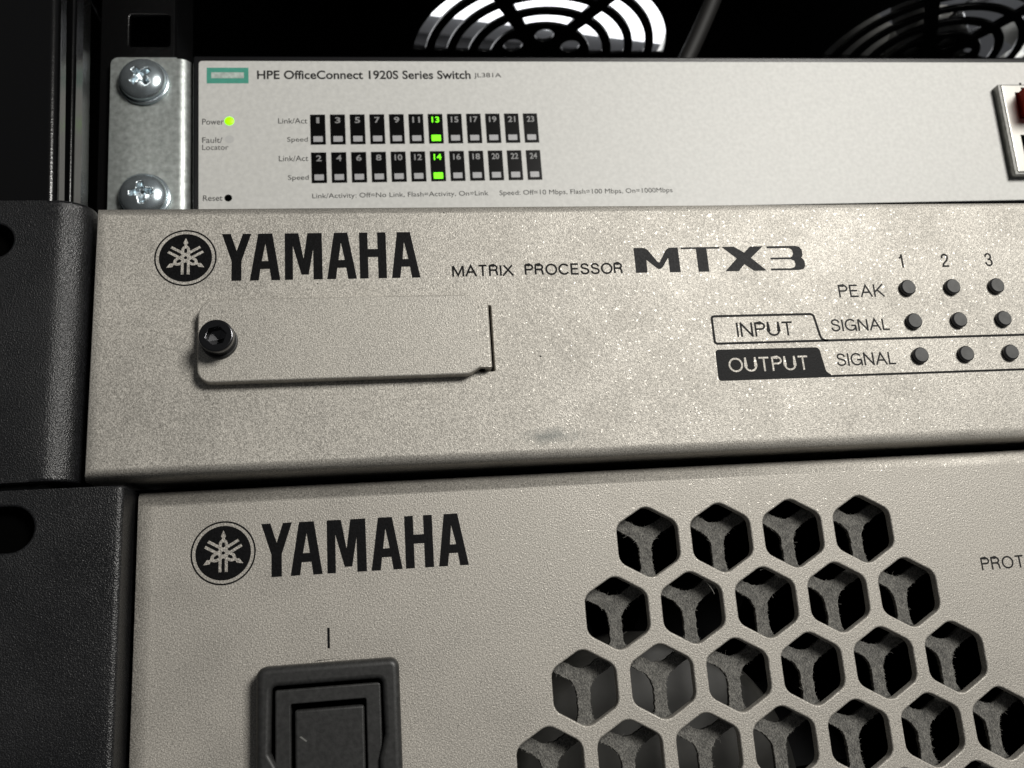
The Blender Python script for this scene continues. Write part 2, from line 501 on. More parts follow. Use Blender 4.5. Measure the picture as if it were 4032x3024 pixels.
def stretch(P, d, z0, z1):
    out = list(P)
    for e, n_ in ((0, 1), (-1, -2)):
        a = Vector(out[e]); b = Vector(out[n_])
        if abs(a.y - (z0 + d)) < 1e-6 or abs(a.y - (z1 - d)) < 1e-6:
            v = (a - b).normalized()
            if abs(v.y) > 0.6:
                out[e] = tuple(a + v * (d / abs(v.y)))
    return out
def sans(name, body, x0, z0, x1, z1, y, mat, parent=None, weight=0.125, gap=0.25):
    """plain grotesque capitals drawn as strokes, fitted to a box"""
    pen = 0.0; runs = []
    for ch in body:
        w, strokes = GLYPH[ch]
        runs += [[(pen + a, b) for a, b in st] for st in strokes]
        pen += w + gap
    ax = min(a for r in runs for a, b in r); bx = max(a for r in runs for a, b in r)
    lw = weight * (z1 - z0)
    V = []; F = []
    for k, r in enumerate(runs):
        P = [(x0 + lw / 2 + (a - ax) / max(bx - ax, 1e-6) * (x1 - x0 - lw), z0 + lw / 2 + b * (z1 - z0 - lw)) for a, b in r]
        # butt ends run out to the full height
        g, f = flat_geo(stroke_loops(stretch(P, lw / 2, z0, z1), lw), y - 0.004 * (k % 4))
        b0 = len(V); V += g; F += [tuple(b0 + i for i in q) for q in f]
    return mesh(name, V, F, mat, parent)

# ------------------------------------------------------------------ printed wordmark and emblem
def A_(x0, xt0, xt1, x1, h, fw):
    """condensed capital A: feet x0..x1, flat top xt0..xt1"""
    xl = x0 + fw; xr = x1 - fw
    xm = (xt0 + xt1) / 2
    out = [(x0, 0), (xl, 0), (xl + 0.27, 1.95), (xr - 0.27, 1.95), (xr, 0), (x1, 0), (xt1, h), (xt0, h)]
    hole = [(xl + 0.47, 3.3), (xr - 0.47, 3.3), (xm + 0.02, h - 1.75)]
    return (out, [hole])

def wordmark(x0, z0):
    h = 8.1
    L = []
    L.append(([(0, h), (1.37, h), (2.31, 5.1), (3.25, h), (4.6, h), (3.07, 3.35), (3.07, 0), (1.53, 0), (1.53, 3.35)], []))
    L.append(A_(4.38, 5.68, 7.92, 9.16, h, 1.4))
    L.append(([(9.88, 0), (11.15, 0), (11.15, 5.9), (12.5, 0.86), (13.65, 0.86), (14.4, 5.3), (14.4, 0), (15.86, 0), (15.8, h), (13.5, h), (12.85, 3.6), (12.05, h), (9.88, h)], []))
    L.append(A_(16.56, 17.76, 19.93, 21.32, h, 1.4))
    L.append(([(21.84, 0), (23.2, 0), (23.2, 3.75), (24.8, 3.75), (24.8, 0), (26.18, 0), (26.18, h), (24.8, h), (24.8, 5.15), (23.2, 5.15), (23.2, h), (21.84, h)], []))
    L.append(A_(26.98, 28.05, 30.2, 31.62, h, 1.36))
    return [([(x0 + x, z0 - h + z) for x, z in o], [[(x0 + x, z0 - h + z) for x, z in q] for q in hs]) for o, hs in L]

def emblem(parent, cx, cz, yf, silver):
    r = 4.80
    e = flat('emblem', [(circle(cx, cz, r, 72), [circle(cx, cz, r - 0.24, 72)]), (circle(cx, cz, 4.08, 72), [])], yf - 0.03, M_INK, parent)
    k = 4.08
    for a in (0, 120, 240):
        ca, sa = math.cos(math.radians(a)), math.sin(math.radians(a))
        def T(P): return [(cx + k * (x * ca - z * sa), cz + k * (x * sa + z * ca)) for x, z in P]
        half = [(0, .83), (.035, .75), (.085, .64), (.085, .60), (.045, .555), (.05, .51), (.12, .45), (.16, .37), (.165, .28), (.165, -.70), (.06, -.70), (.06, .30), (.045, .37), (0, .395)]
        left = [(-x, z) for x, z in half]
        flat('fork_mark', [(T(half), []), (T(left), [])], yf - 0.055 - 0.004 * a / 120, silver, e)
    return e

# ------------------------------------------------------------------ the rack cabinet
rack = empty('equipment_rack', (-100, 100, -80))
rack_inv = Vector((100, -100, 80))
tag(rack, 'black steel equipment rack frame with square mounting hole and vented roof', 'rack')
def rk(o):
    o.parent = rack; o.location = rack_inv * U; return o

# front post with rolled edge
LEAN = -0.042
def arc(cx, cy, r, a0, a1, n=7):
    return [(cx + r * math.cos(math.radians(a0 + (a1 - a0) * k / n)), cy + r * math.sin(math.radians(a0 + (a1 - a0) * k / n))) for k in range(n + 1)]
post = [(-150, -2.6)] + arc(-94.3, -1.1, 1.5, -90, 0, 24) + [(-92.8, 1.2), (-95, 1.2), (-95, 3), (-150, 3)]
rk(profile_bar('front_post', post, -80, 232, M_POST, lean=LEAN, zref=62, smooth=False))
lip = [(-150, 7)] + arc(-94.4, 7.8, 0.8, -90, 0, 20) + [(-93.6, 11), (-103.5, 46), (-104.5, 46), (-95.4, 12), (-150, 12)]
rk(profile_bar('inner_post_flange', lip, -80, 232, M_FLANGE, lean=LEAN * 0.8, zref=66, smooth=False))

for hz in (51.6, 6.85):  # flat black patches on the post paint the shade inside the ear slots
    rk(flat('slot_shade_patch', [(rounded(rect(-110, hz - 3.6, -90.5 if hz < 20 else -96, hz + 3.6), 3.4, 6), [])], -2.75, M_DARK))

# roof with two punched fan guards
ROOF_Z = 232.0
fan1 = (32.1, 204.5); fan2 = (222.0, 204.5)
def guard_slots(cx, cy):
    H = []
    for r0, r1 in ((22.5, 28.3), (32.3, 38.1), (41.9, 47.5), (51.2, 56.6)):
        for s in range(6):
            g = 2.4
            a0 = 60 * s + math.degrees(g / r0 / 1.0) * 0.9 + 1; a1 = 60 * (s + 1) - math.degrees(g / r0) * 0.9 - 1
            P = []
            n = 14
            P += [(cx + r1 * math.cos(math.radians(a0 + (a1 - a0) * k / n)), cy + r1 * math.sin(math.radians(a0 + (a1 - a0) * k / n))) for k in range(n + 1)]
            P += [(cx + r0 * math.cos(math.radians(a1 + (a0 - a1) * k / n)), cy + r0 * math.sin(math.radians(a1 + (a0 - a1) * k / n))) for k in range(n + 1)]
            P = ccw(P)
            H.append(rounded([P[i] for i in range(len(P))], [2.2 if i in (0, n, n + 1, 2 * n + 1) else 0 for i in range(len(P))], 4) if False else P)
    for s in range(6):
        a = math.radians(30 + 60 * s)
        H.append(circle(cx + 14.8 * math.cos(a), cy + 14.8 * math.sin(a), 4.2, 20))
    return H
holes = guard_slots(*fan1) + guard_slots(*fan2)
V, F, S = plate_geo(rect(-150, -2, 420, 420), holes, 0, 1.5, 0.3, 0.25, 3)
V = [(x, z, ROOF_Z + y) for x, y, z in V]         # sheet laid level, front facing down
F = [f[::-1] for f in F]
rk(mesh('roof_panel', V, F, M_ROOF, None, S))
rk(box('rear_panel', -150, 420, -80, 420, 422, 232, M_DARK))
rk(box('side_panel', -152, -2, -80, -150, 422, 232, M_DARK))
rk(box('far_side_panel', 420, -2, -80, 422, 422, 232, M_DARK))

# switch pose (slightly skewed in its brackets)
SWR = Matrix(((0.99989832, 0.01199521, -0.00771104), (-0.01231983, 0.99897621, -0.04352881), (0.00718101, 0.04361939, 0.99902241)))
SWO = (-58.0233, 65.9686, 117.0437)
# mounting rail with square holes, standing behind the bracket
rail_e = empty('rail_tmp', SWO, SWR)
def rail_geo():
    holes = [rounded(rect(-45.3, z, -35.3, z + 9.0), 0.7, 3) for z in (20.8, 36.7, -26.5, -42.4)]
    V, F, S = plate_geo(rounded(rect(-52.4, -190, -33.9, 112), 0.1, 1), holes, 2.1, 2.0, 0.35, 0.35, 3)
    W, G = box_geo(-34.6, 4.0, -190, -33.9, 22, 112)
    b = len(V); V += W; F += [tuple(b + i for i in f) for f in G]; S += [False] * 6
    return [tuple((SWR @ Vector(v)) + Vector(SWO)) for v in V], F, S
bpy.data.objects.remove(rail_e)
V, F, S = rail_geo()
rk(mesh('mounting_rail', V, F, M_RACK, None, S))

# ------------------------------------------------------------------ audio processor (middle unit)
YM = -3.88
proc = empty('audio_processor', (-86, 0, 13.78))
proc_off = Vector((86, 0, -13.78)) * U
tag(proc, 'silver one-unit matrix processor with cover plate and indicator rows, between amplifier and white switch', 'audio processor')
def pp(o):
    o.parent = proc; o.location = o.location + proc_off; return o

slot_hole = rounded(rect(-26.2, 28.35, -23.55, 39.62), 0.25, 3)
V, F, S = plate_geo(rounded([(-86.03, 13.65), (140, 13.65), (140, 57.9), (-86.03, 57.9)], 0), [slot_hole], YM, 12, 1.7, 0.12, 8)
V = squeeze_left(V, -86.03, 1.7, 0.55)
panel = pp(mesh('front_panel', V, F, M_SILVER, None, S))
pp(box('chassis', -84, YM + 12.2, 14.5, 138, 200, 57.0, M_DARK))
# ear: flat sheet, wide bend into the rack
ear_prof = [(-150, -5.2)] + arc(-91.6, -0.6, 4.6, -90, 0, 10) + [(-87.0, 12), (-89.0, 12), (-89.0, -0.6)] + arc(-91.6, -0.6, 2.6, 0, -90, 6) + [(-150, -3.2)]
def slotted_ear(name, prof_flat_x, bend_prof, zb, zt, slot_c, slot_r, mat):
    outer = rounded(rect(-150, zb, prof_flat_x, zt), 0.05, 1)
    cx, cz, hw = slot_c
    sl = [(cx + hw + slot_r * math.cos(math.radians(a)), cz + slot_r * math.sin(math.radians(a))) for a in range(-90, 91, 12)] + \
         [(cx - hw + slot_r * math.cos(math.radians(a)), cz + slot_r * math.sin(math.radians(a))) for a in range(90, 271, 12)]
    V, F, S = plate_geo(outer, [sl], -5.2, 2.0, 0.001, 0.35, 3)
    n = len(bend_prof)
    zs = [zb, zb + 0.5, zt - 0.5, zt]
    b = len(V)
    for z in zs:
        V += [(x, y, z) for x, y in bend_prof]
    for r in range(3):
        for i in range(n):
            j = (i + 1) % n
            if abs(bend_prof[i][0] - prof_flat_x) < 1e-6 and abs(bend_prof[j][0] - prof_flat_x) < 1e-6:
                continue
            F.append((b + r * n + i, b + r * n + j, b + (r + 1) * n + j, b + (r + 1) * n + i)); S.append(True)
    for r, fl in ((0, True), (3, False)):
        for t in tessellate_polygon([[Vector((x, y, 0)) for x, y in bend_prof]]):
            A, B, C_ = (bend_prof[i] for i in t)
            ar = (B[0] - A[0]) * (C_[1] - A[1]) - (C_[0] - A[0]) * (B[1] - A[1])
            tri = tuple(t) if ar > 0 else (t[0], t[2], t[1])
            if fl: tri = tri[::-1]
            F.append(tuple(b + r * n + i for i in tri)); S.append(False)
    return mesh(name, V, F, mat, None, S)
bend = ccw([(-93.0, -5.2)] + arc(-91.6, -0.6, 4.6, -90, 0, 12) + [(-87.0, 14), (-89.0, 14)] + arc(-91.6, -0.6, 2.6, 0, -90, 6) + [(-93.0, -3.2)])
pp(slotted_ear('rack_ear', -93.0, bend, 13.6, 58.3, (-103.6, 51.6, 3.2), 2.8, M_BLACKCOAT))

# cover plate, held by a socket screw
CY = YM - 1.95
cov = rounded([(-69.65, 27.5), (-27.9, 27.5), (-25.9, 28.75), (-25.9, 39.35), (-27.0, 40.95), (-69.65, 40.95)],
              [2.2, 2.6, 0.4, 0.4, 2.4, 2.6], 7)
cover = pp(plate('cover_plate', cov, [], CY, 1.91, M_SILVER, None, 0.3, 0.1, 5))
tabp = [(-26.6, CY + 0.12)] + arc(-24.65, CY + 0.57, 0.45, -90, 0, 16) + [(-24.2, YM + 2), (-25.2, YM + 2), (-25.2, CY + 1.2), (-26.6, CY + 1.2)]
profile_bar('hook_tab', tabp, 28.62, 39.42, M_SILVER, cover, smooth=False)
# bright folded tab edge is the rounded right end of the plate itself
sx, sz = -66.35, 34.05
hexr = 1.55
def hexpts(r, a0=12): return [(sx + r * math.cos(math.radians(a0 + 60 * k)), sz + r * math.sin(math.radians(a0 + 60 * k))) for k in range(6)]
V, F, S = plate_geo(circle(sx, sz, 2.58, 48), [hexpts(hexr)], CY - 3.0, 3.0, 0.28, 0.12, 4)
b = len(V)
V += [(x, CY - 1.1, z) for x, z in hexpts(hexr)] + [(sx, CY - 0.7, sz)]
for k in range(6):
    F.append((b + k, b + (k + 1) % 6, b + 6)); S.append(False)
scr = mesh('socket_screw', V, F, simple('black_oxide_steel', (0.10, 0.10, 0.105), 0.22, 1.0, bump=0.08, bscale=900), cover, S)
lathe('washer', [(2.6, CY - 0.55), (2.75, CY - 0.5), (2.75, CY - 0.02)], sx + 0.05, sz - 0.1, M_BLACKPL, cover, close=True)

# indicators
def indicator(x, z):
    V, F = [], []
    n = 28
    prof = [(1.42, YM - 0.02), (1.42, YM - 0.62), (1.30, YM - 0.78), (1.12, YM - 0.84)]
    o = lathe('indicator_light', prof[::-1], x, z, M_LEDSIDE, None, n, True, True)
    return o
for r, z in enumerate((41.0, 34.79, 28.57)):
    for c in range(3):
        x = 50.45 + 8.55 * c
        o = pp(indicator(x, z))
        flat('lens_face', [(circle(x, z, 1.2, 28), [])], YM - 0.87, M_LEDDARK, o)
        V, F = [], []

PY = YM - 0.03
pp(flat('wordmark', wordmark(-66.52, 52.83), PY, M_INK))
e = emblem(None, -72.11, 48.80, YM, M_SILVER); pp(e)
pp(sans('printed_lettering', 'MATRIX', -29.65, 44.78, -19.4, 46.8, PY, M_INK, None, 0.15))
pp(sans('printed_lettering', 'PROCESSOR', -17.5, 44.75, -0.55, 46.8, PY, M_INK, None, 0.15))
MX, MZ = 1.66, 44.87
mtx = [
    ([(0, 0), (0, 4.54), (1.55, 4.54), (2.05, 4.45), (2.4, 4.2), (2.75, 3.75), (4.05, 1.85), (4.35, 1.85), (5.45, 3.75), (5.8, 4.2), (6.2, 4.46), (6.7, 4.54), (7.85, 4.54), (7.9, 0), (5.98, 0), (5.95, 2.65), (4.75, .9), (4.4, .65), (4.05, .62), (3.7, .85), (2.05, 2.35), (2.0, 0)], []),
    ([(8.4, 4.54), (15.35, 4.54), (15.35, 4.22), (13.0, 4.22), (13.0, 0), (11.08, 0), (11.08, 4.22), (8.4, 4.22)], []),
    ([(15.75, 4.54), (18.0, 4.54), (19.75, 3.4), (20.95, 4.54), (23.3, 4.54), (20.85, 2.4), (23.4, 0), (21.1, 0), (19.5, 1.25), (18.35, 0), (15.9, 0), (18.25, 2.35)], []),
    ([(24.0, 4.54), (29.3, 4.54), (30.0, 4.35), (30.4, 3.85), (30.45, 2.9), (30.25, 2.45), (30.1, 2.3), (30.35, 2.1), (30.6, 1.6), (30.6, .8), (30.3, .25), (29.5, 0), (24.2, 0), (24.2, .36), (28.0, .36), (28.6, .55), (28.85, 1.1), (28.7, 1.75), (28.1, 2.05), (24.4, 2.05), (24.4, 2.38), (28.0, 2.38), (28.5, 2.6), (28.7, 3.1), (28.6, 3.75), (28.1, 4.15), (24.0, 4.15)], [])]
pp(flat('model_lettering', [([(MX + x, MZ + z) for x, z in o], []) for o, _ in mtx], PY, M_INK2))
for d, x in (('1', 49.95), ('2', 58.15), ('3', 66.65)):
    w = 0.85 if d == '1' else 1.5
    pp(sans('printed_lettering', d, x, 44.95, x + w, 47.5, PY, M_GINK, None))
pp(sans('printed_lettering', 'PEAK', 37.65, 39.62, 46.1, 41.95, PY, M_INK2, None))
pp(sans('printed_lettering', 'SIGNAL', 35.2, 33.45, 46.1, 35.68, PY, M_INK2, None))
pp(sans('printed_lettering', 'SIGNAL', 35.2, 27.25, 46.1, 29.5, PY, M_INK2, None))
pp(sans('printed_lettering', 'INPUT', 18.1, 32.95, 28.3, 35.5, PY, M_INK, None, 0.125))
box_path = [(32.9, 32.9), (32.45, 35.6), (32.3, 36.35), (32.05, 36.62), (31.7, 36.72), (14.5, 36.74), (14.15, 36.65), (13.98, 36.4), (13.97, 32.4), (14.05, 32.05), (14.35, 31.87), (140, 31.87)]
tail = [(32.9, 33.0), (33.0, 32.5), (33.25, 32.1), (33.6, 31.95), (34.2, 31.9)]
pp(flat('input_outline', stroke_loops(box_path, 0.40) + stroke_loops(tail, 0.40), PY, M_INK))
ob = rounded([(13.78, 25.38), (34.4, 25.38), (33.0, 26.35), (32.35, 30.72), (13.85, 30.82)], [0.6, 0, 0.9, 0.8, 0.6], 5)
pp(flat('output_block', [(ob, [])], PY, M_INK))
pp(flat('output_rule', [(rect(33.4, 25.36, 140, 25.74), [])], PY - 0.004, M_INK))
pp(sans('printed_lettering', 'OUTPUT', 15.85, 26.8, 30.1, 29.3, PY - 0.02, M_SILVER, None, 0.12))

for x, z, r_ in ((-51.5, 44.0, 0.16), (-15.9, 30.6, 0.2), (-30.5, 58.2 - 1.9, 0.12), (8.3, 20.4, 0.1), (-58.0, 20.5, 0.09), (-78.5, 33.0, 0.1)):
    P = [(x + r_ * random.uniform(.5, 1.1) * math.cos(a * .9), z + r_ * random.uniform(.5, 1.1) * math.sin(a * .9)) for a in range(7)]
    pp(flat('paint_speck', [(P, [])], PY - 0.01, M_INK2))

# ------------------------------------------------------------------ power amplifier (bottom unit)
amp = empty('power_amplifier', (-79, 0, -76))
amp_off = Vector((79, 0, 76)) * U
tag(amp, 'silver two-unit amplifier with hexagonal air holes and black rocker switch, lowest in the rack', 'amplifier')
def ap(o):
    o.parent = amp; o.location = o.location + amp_off; return o
PITCH = 12.4
def hexagon(cx, cz, flat2flat, r, jit=0.0, seg=6):
    R = flat2flat / math.sqrt(3)
    P = rounded([(cx + R * math.sin(math.radians(60 * k)), cz + R * math.cos(math.radians(60 * k))) for k in range(6)], r, seg)
    if jit:
        Q = []
        # denser outline, then roughened
        for i in range(len(P)):
            a = Vector(P[i]); b = Vector(P[(i + 1) % len(P)])
            m_ = max(1, int((b - a).length / 0.28))
            for k in range(m_):
                Q.append(a + (b - a) * (k / m_))
        out = []
        for q in Q:
            d = (Vector((cx, cz)) - q).normalized()
            t = mnoise.noise(Vector((q.x * 0.9, q.y * 0.9, 3))) * 0.25 + mnoise.noise(Vector((q.x * 3.3, q.y * 3.3, 9))) * 0.2
            out.append(tuple(q + d * jit * max(-0.15, t) * 2.2))
        P = out
    return P
hx = []
for r in range(5):
    for k in range(4 + r):
        hx.append(hexagon((k - r * 0.5) * PITCH, -r * PITCH * math.sqrt(3) / 2, 10.15, 2.0))
sw_hole = rounded(rect(-60.6, -58, -41.2, -15.9), 0.5, 3)
V, F, S = plate_geo(rounded(rect(-79.35, -76, 146, 12.3), 0), hx + [sw_hole], 0.0, 3.2, 2.7, 0.26, 8, False, 1.5)
V = squeeze_left(V, -79.35, 2.7, 0.4)
ap(mesh('front_panel', V, F, M_SILVER2, None, S))
# top return of the panel, going into the rack
ap(box('panel_return', -78, 1.7, 9.6, 145, 30, 10.6, M_SILVER2))
ap(box('chassis', -77.5, 72, -75, 145, 200, 9.0, M_DARK))
ap(box('chassis_floor', -77.5, 2, -75.5, 145, 72, -75, M_DARK))
ap(box('chassis_side', -78.4, 2, -75, -77.6, 72, 9.5, M_DARK))
# dusty grille sheet behind the air holes
gr = []; gc = []
GX, GZ = 0.35, 8.2
for r in range(-2, 7):
    for k in range(-3, 14):
        cx = (k - r * 0.5) * PITCH + GX; cz = -r * PITCH * math.sqrt(3) / 2 + GZ
        if -38 < cx < 92 and -58 < cz < 9:
            g = hexagon(cx, cz, 10.3, 3.0, 0.30, 5)
            if cz > 4: g = [(x, min(z, 9.4)) for x, z in g if z < 9.4 + 0.6]
            gr.append(g); gc.append((cx, cz))
V, F, S = plate_geo(rect(-52, -68, 104, 10.4), gr, 3.6, 0.9, 0.05, 0.08, 2)
ap(mesh('inner_grille', V, F, M_DUST, None, S))
# loose lint on the grille
V = []; F = []
rnd = random.Random(3)
def fibre(p, d, L, w):
    q = Vector(p); d = Vector(d).normalized()
    s = d.cross(Vector((0, 1, 0))).normalized() * w
    b = len(V); n = 5
    bendv = Vector((rnd.uniform(-1, 1), rnd.uniform(-.6, .2), rnd.uniform(-1, 1))) * 0.35
    for k in range(n + 1):
        V.append(tuple(q - s)); V.append(tuple(q + s))
        d = (d + bendv * 0.4).normalized(); q = q + d * (L / n)
    for k in range(n):
        F.append((b + 2 * k, b + 2 * k + 1, b + 2 * k + 3, b + 2 * k + 2))
for g, (cx, cz) in zip(gr, gc):
    n = len(g)
    for i in range(n):
        for _ in range(2):
            x, z = g[i]
            d = Vector((cx - x, 0, cz - z)).normalized()
            fibre((x - d.x * 0.2, 3.58, z - d.z * 0.2), (0.6 * d.x + rnd.uniform(-1.2, 1.2), rnd.uniform(-.5, .1), 0.6 * d.z + rnd.uniform(-1.2, 1.2)), rnd.uniform(0.12, 0.45) * (2.4 if rnd.random() < 0.04 else 1), 0.012)
    for i in range(230):
        a = rnd.uniform(0, 2 * math.pi); rr = rnd.uniform(5.5, 7.0)
        if cz + rr * math.sin(a) > 9: continue
        fibre((cx + rr * math.cos(a), 3.56, cz + rr * math.sin(a)), (rnd.uniform(-1, 1), rnd.uniform(-.4, .0), rnd.uniform(-1, 1)), rnd.uniform(0.2, 0.65), 0.016)
fibre((18.5, 0.9, -5.6), (1, -0.1, 0.35), 2.2, 0.035); fibre((20.6, 1.0, -4.6), (0.5, -0.1, -0.9), 0.9, 0.035)
fibre((9.2, 1.0, -7.0), (1, -0.1, -1.0), 2.2, 0.03)
o = ap(mesh('dust_lint', V, F, M_FIBRE)); o['kind'] = 'stuff'
# fan seen through the grille
hub = ap(lathe('cooling_fan', [(0.01, 26), (24, 26), (27.0, 27.5), (28.3, 31), (28.3, 50)], 4.5, -43, M_HUB, None, 64))
for k in range(7):
    a = math.radians(20 + 360 / 7 * k); ca, sa = math.cos(a), math.sin(a)
    P = [(28, 34, -9), (40, 36, -13), (40, 46, 4), (28, 44, 6)]
    Vb = [(4.5 + x * ca - z * sa, y, -43 + x * sa + z * ca) for x, y, z in P]
    Vb += [(x, y + 1.5, z) for x, y, z in Vb]
    mesh('fan_blade', Vb, [(0, 1, 2, 3), (7, 6, 5, 4), (0, 4, 5, 1), (1, 5, 6, 2), (2, 6, 7, 3), (3, 7, 4, 0)], M_CHASSIS, hub)

# amplifier ear with tight fold
bend2 = ccw([(-82.0, -5.2)] + arc(-80.7, -4.3, 0.9, -90, 0, 7) + [(-79.8, 10), (-81.2, 10), (-81.2, -3.2), (-82.0, -3.2)])
ap(slotted_ear('rack_ear', -82.0, bend2, -76, 12.45, (-97.6, 6.85, 2.4), 3.3, M_BLACKCOAT))

# printed marks
PA = -0.03
ap(flat('wordmark', wordmark(-60.86, 6.25), PA, M_INK))
ap(emblem(None, -66.45, 2.20, 0.0, M_SILVER2))
ap(sans('printed_lettering', 'PROTECT', 57.1, -8.1, 71.2, -6.0, PA, M_GINK, None))
ap(flat('power_mark', [(rect(-51.16, -12.85, -50.8, -9.87), [])], PA, M_INK))
ap(flat('scratch_mark', [([(-53.3, -14.62), (-51.8, -14.5), (-48.4, -14.38), (-50.5, -14.42), (-52.4, -14.44)], [])], PA - 0.002, M_INK))

# power switch: outer bezel, inner frame, rocker
bez_hole = rounded([(-59.0, -17.55), (-43.15, -17.55), (-43.0, -25.3), (-43.9, -28.6), (-43.9, -44), (-58.2, -44), (-58.2, -28.4), (-59.2, -26.6)], [0.5, 0.5, 0.8, 0.8, 0.5, 0.5, 0.8, 0.8], 4)
bez = ap(plate('power_switch', rounded(rect(-61.15, -60, -40.62, -14.75), 1.4, 6), [bez_hole], -3.4, 3.35, M_BLACKPL, None, 1.0, 0.7, 7))
inner = plate('inner_frame', rounded(rect(-58.6, -52, -43.4, -18.1), 0.35, 3), [rounded(rect(-56.35, -48, -45.6, -20.2), 0.25, 3)], -2.5, 4.0, M_BLACKPL, bez, 0.3, 0.2, 5)
plate('rocker', rounded(rect(-55.85, -46, -45.88, -21.1), 0.35, 3), [], -2.2, 4.0, M_BLACKPL, bez, 0.4, 0.1, 5)
flat('scratch_mark', [([(-55.2, -24.75), (-54.9, -24.7), (-54.1, -25.35), (-54.25, -25.5)], [])], -2.22, simple('scratch_grey', (0.16, 0.16, 0.15), 0.7), bez)
box('switch_well', -60.4, 2.2, -57.8, -41.4, 2.6, -16.1, M_DARK, bez)
box('lower_insert', -58.0, 0.6, -43.8, -44.1, 1.0, -17.8, M_DARK, bez)

# ------------------------------------------------------------------ network switch (top unit)
sw = empty('network_switch', SWO, SWR)
tag(sw, 'white-fronted network switch with two rows of numbered port lights, above the silver processor', 'network switch')
V, F, S = plate_geo(rounded(rect(-29.0, -27.4, 250, 16.85), 0.5, 3), [], 0.0, 180, 0.45, 0.1, 4)
mesh('chassis', V, F, M_CHASSIS, sw, S)
plate('front_label', rounded([(-27.55, -27), (249, -27), (249, 15.25), (-27.55, 15.25)], [0.3, 0.3, 0.3, 0.9], 4), [], -0.18, 0.15, M_LABEL, sw, 0.06, 0.05, 2)
LY = -0.20
# zinc bracket with rounded fold
plate('mounting_bracket', rounded([(-49.0, -27.5), (-33.0, -27.5), (-33.0, 16.3), (-49.0, 16.3)], [0.5, 0, 0, 1.9], 5), [circle(-40.9, 9.0, 4.0, 24), circle(-40.4, -22.3, 4.0, 24)], 0.0, 1.9, M_ZINC, sw, 0.02, 0.2, 4)
fold = [(-33.0, 0.0)] + arc(-32.6, 3.0, 3.0, -90, 0, 28) + [(-29.6, 60), (-31.0, 60), (-31.0, 4.0), (-33.0, 1.9)]
profile_bar('bracket_fold', fold, -27.5, 15.9, M_ZINC, sw, smooth=False)
# printing
text('printed_lettering', 'HPE OfficeConnect 1920S Series Switch', -13.08, 10.02, 41.85, 12.55, LY, M_GINK, sw, 0.02)
text('printed_lettering', 'JL381A', 42.75, 10.15, 50.0, 11.85, LY, M_LINK, sw)
flat('logo_frame', [(rect(-25.55, 8.9, -15.2, 13.3), [rect(-24.45, 10.35, -16.35, 12.0)])], LY, M_TEAL, sw)
flat('logo_fill', [(rect(-24.4, 10.4, -16.4, 11.95), [])], LY, simple('pale_teal_ink', (0.50, 0.57, 0.53), 0.6, cvar=0.25, cscale=900), sw)
text('printed_lettering', 'Power', -26.65, -2.55, -21.4, -0.95, LY, M_LINK, sw)
text('printed_lettering', 'Fault/', -26.65, -7.55, -21.75, -6.0, LY, M_LINK, sw)
text('printed_lettering', 'Locator', -26.65, -9.45, -20.3, -8.05, LY, M_LINK, sw)
text('printed_lettering', 'Reset', -26.45, -23.1, -21.8, -21.6, LY, M_LINK, sw)
for z0, z1, s in ((-2.4, -0.9, 'Link/Act'), (-12.75, -11.25, 'Link/Act')):
    text('printed_lettering', s, -8.0, z0, -0.75, z1, LY, M_LINK, sw)
for z0, z1 in ((-7.85, -6.15), (-18.25, -16.55)):
    text('printed_lettering', 'Speed', -5.85, z0, -0.75, z1, LY, M_LINK, sw)
text('printed_lettering', 'Link/Activity: Off=No Link, Flash=Activity, On=Link', 0.0, -23.3, 44.4, -21.6, LY, M_LINK, sw)
text('printed_lettering', 'Speed: Off=10 Mbps, Flash=100 Mbps, On=1000Mbps', 47.3, -23.35, 93.3, -21.6, LY, M_LINK, sw)
text('printed_lettering', '1', 199.4, 7.5, 200.1, 8.8, LY, M_LINK, sw)
lathe('power_light', [(0.01, LY - 0.25), (0.8, LY - 0.2), (1.15, LY - 0.05), (1.18, LY)], -20.05, -1.6, M_GREENLED, sw, 28, close=False)
lathe('reset_hole', [(0.01, LY - 0.01), (0.93, LY - 0.012)], -20.4, -22.4, M_DARK, sw, 24, close=False)
flat('fault_light', [(circle(-20.0, -6.6, 1.1, 24), [])], LY - 0.005, simple('dull_white_lens', (0.60, 0.60, 0.585), 0.4), sw)
# port lights
win_me = None; spd_me = None
for row in range(2):
    for c in range(12):
        num = 2 * c + 1 + row
        x, zt = 5.0 * c, -10.49 * row
        if win_me is None:
            win = plate('port_light', rect(0, -8.3, 3.77, 0), [], -0.12, 0.1, M_BLACKGL, sw, 0.04, 0.04, 2)
            win_me = win.data
        else:
            win = link('port_light', win_me, sw)
        win.location = Vector((x, LY, zt)) * U
        lit = num in (13, 14)
        w = 0.75 if num == 1 else (1.35 if num < 10 else 1.95)
        t = text('light_numeral', str(num), 1.9 - w / 2, -2.45, 1.9 + w / 2, -0.8, -0.14, M_GREEN if lit else M_NUMGREY, win, 0.02)
        if lit:
            flat('speed_light', [(rounded(rect(0.65, -7.65, 3.05, -5.95), 0.12, 2), [])], -0.14, M_GREEN, win)
        else:
            if spd_me is None:
                s_ = flat('speed_light', [(rounded(rect(0.68, -7.6, 3.02, -6.05), 0.1, 2), [])], -0.14, M_WINGREY, win); spd_me = s_.data
            else:
                link('speed_light', spd_me, win)
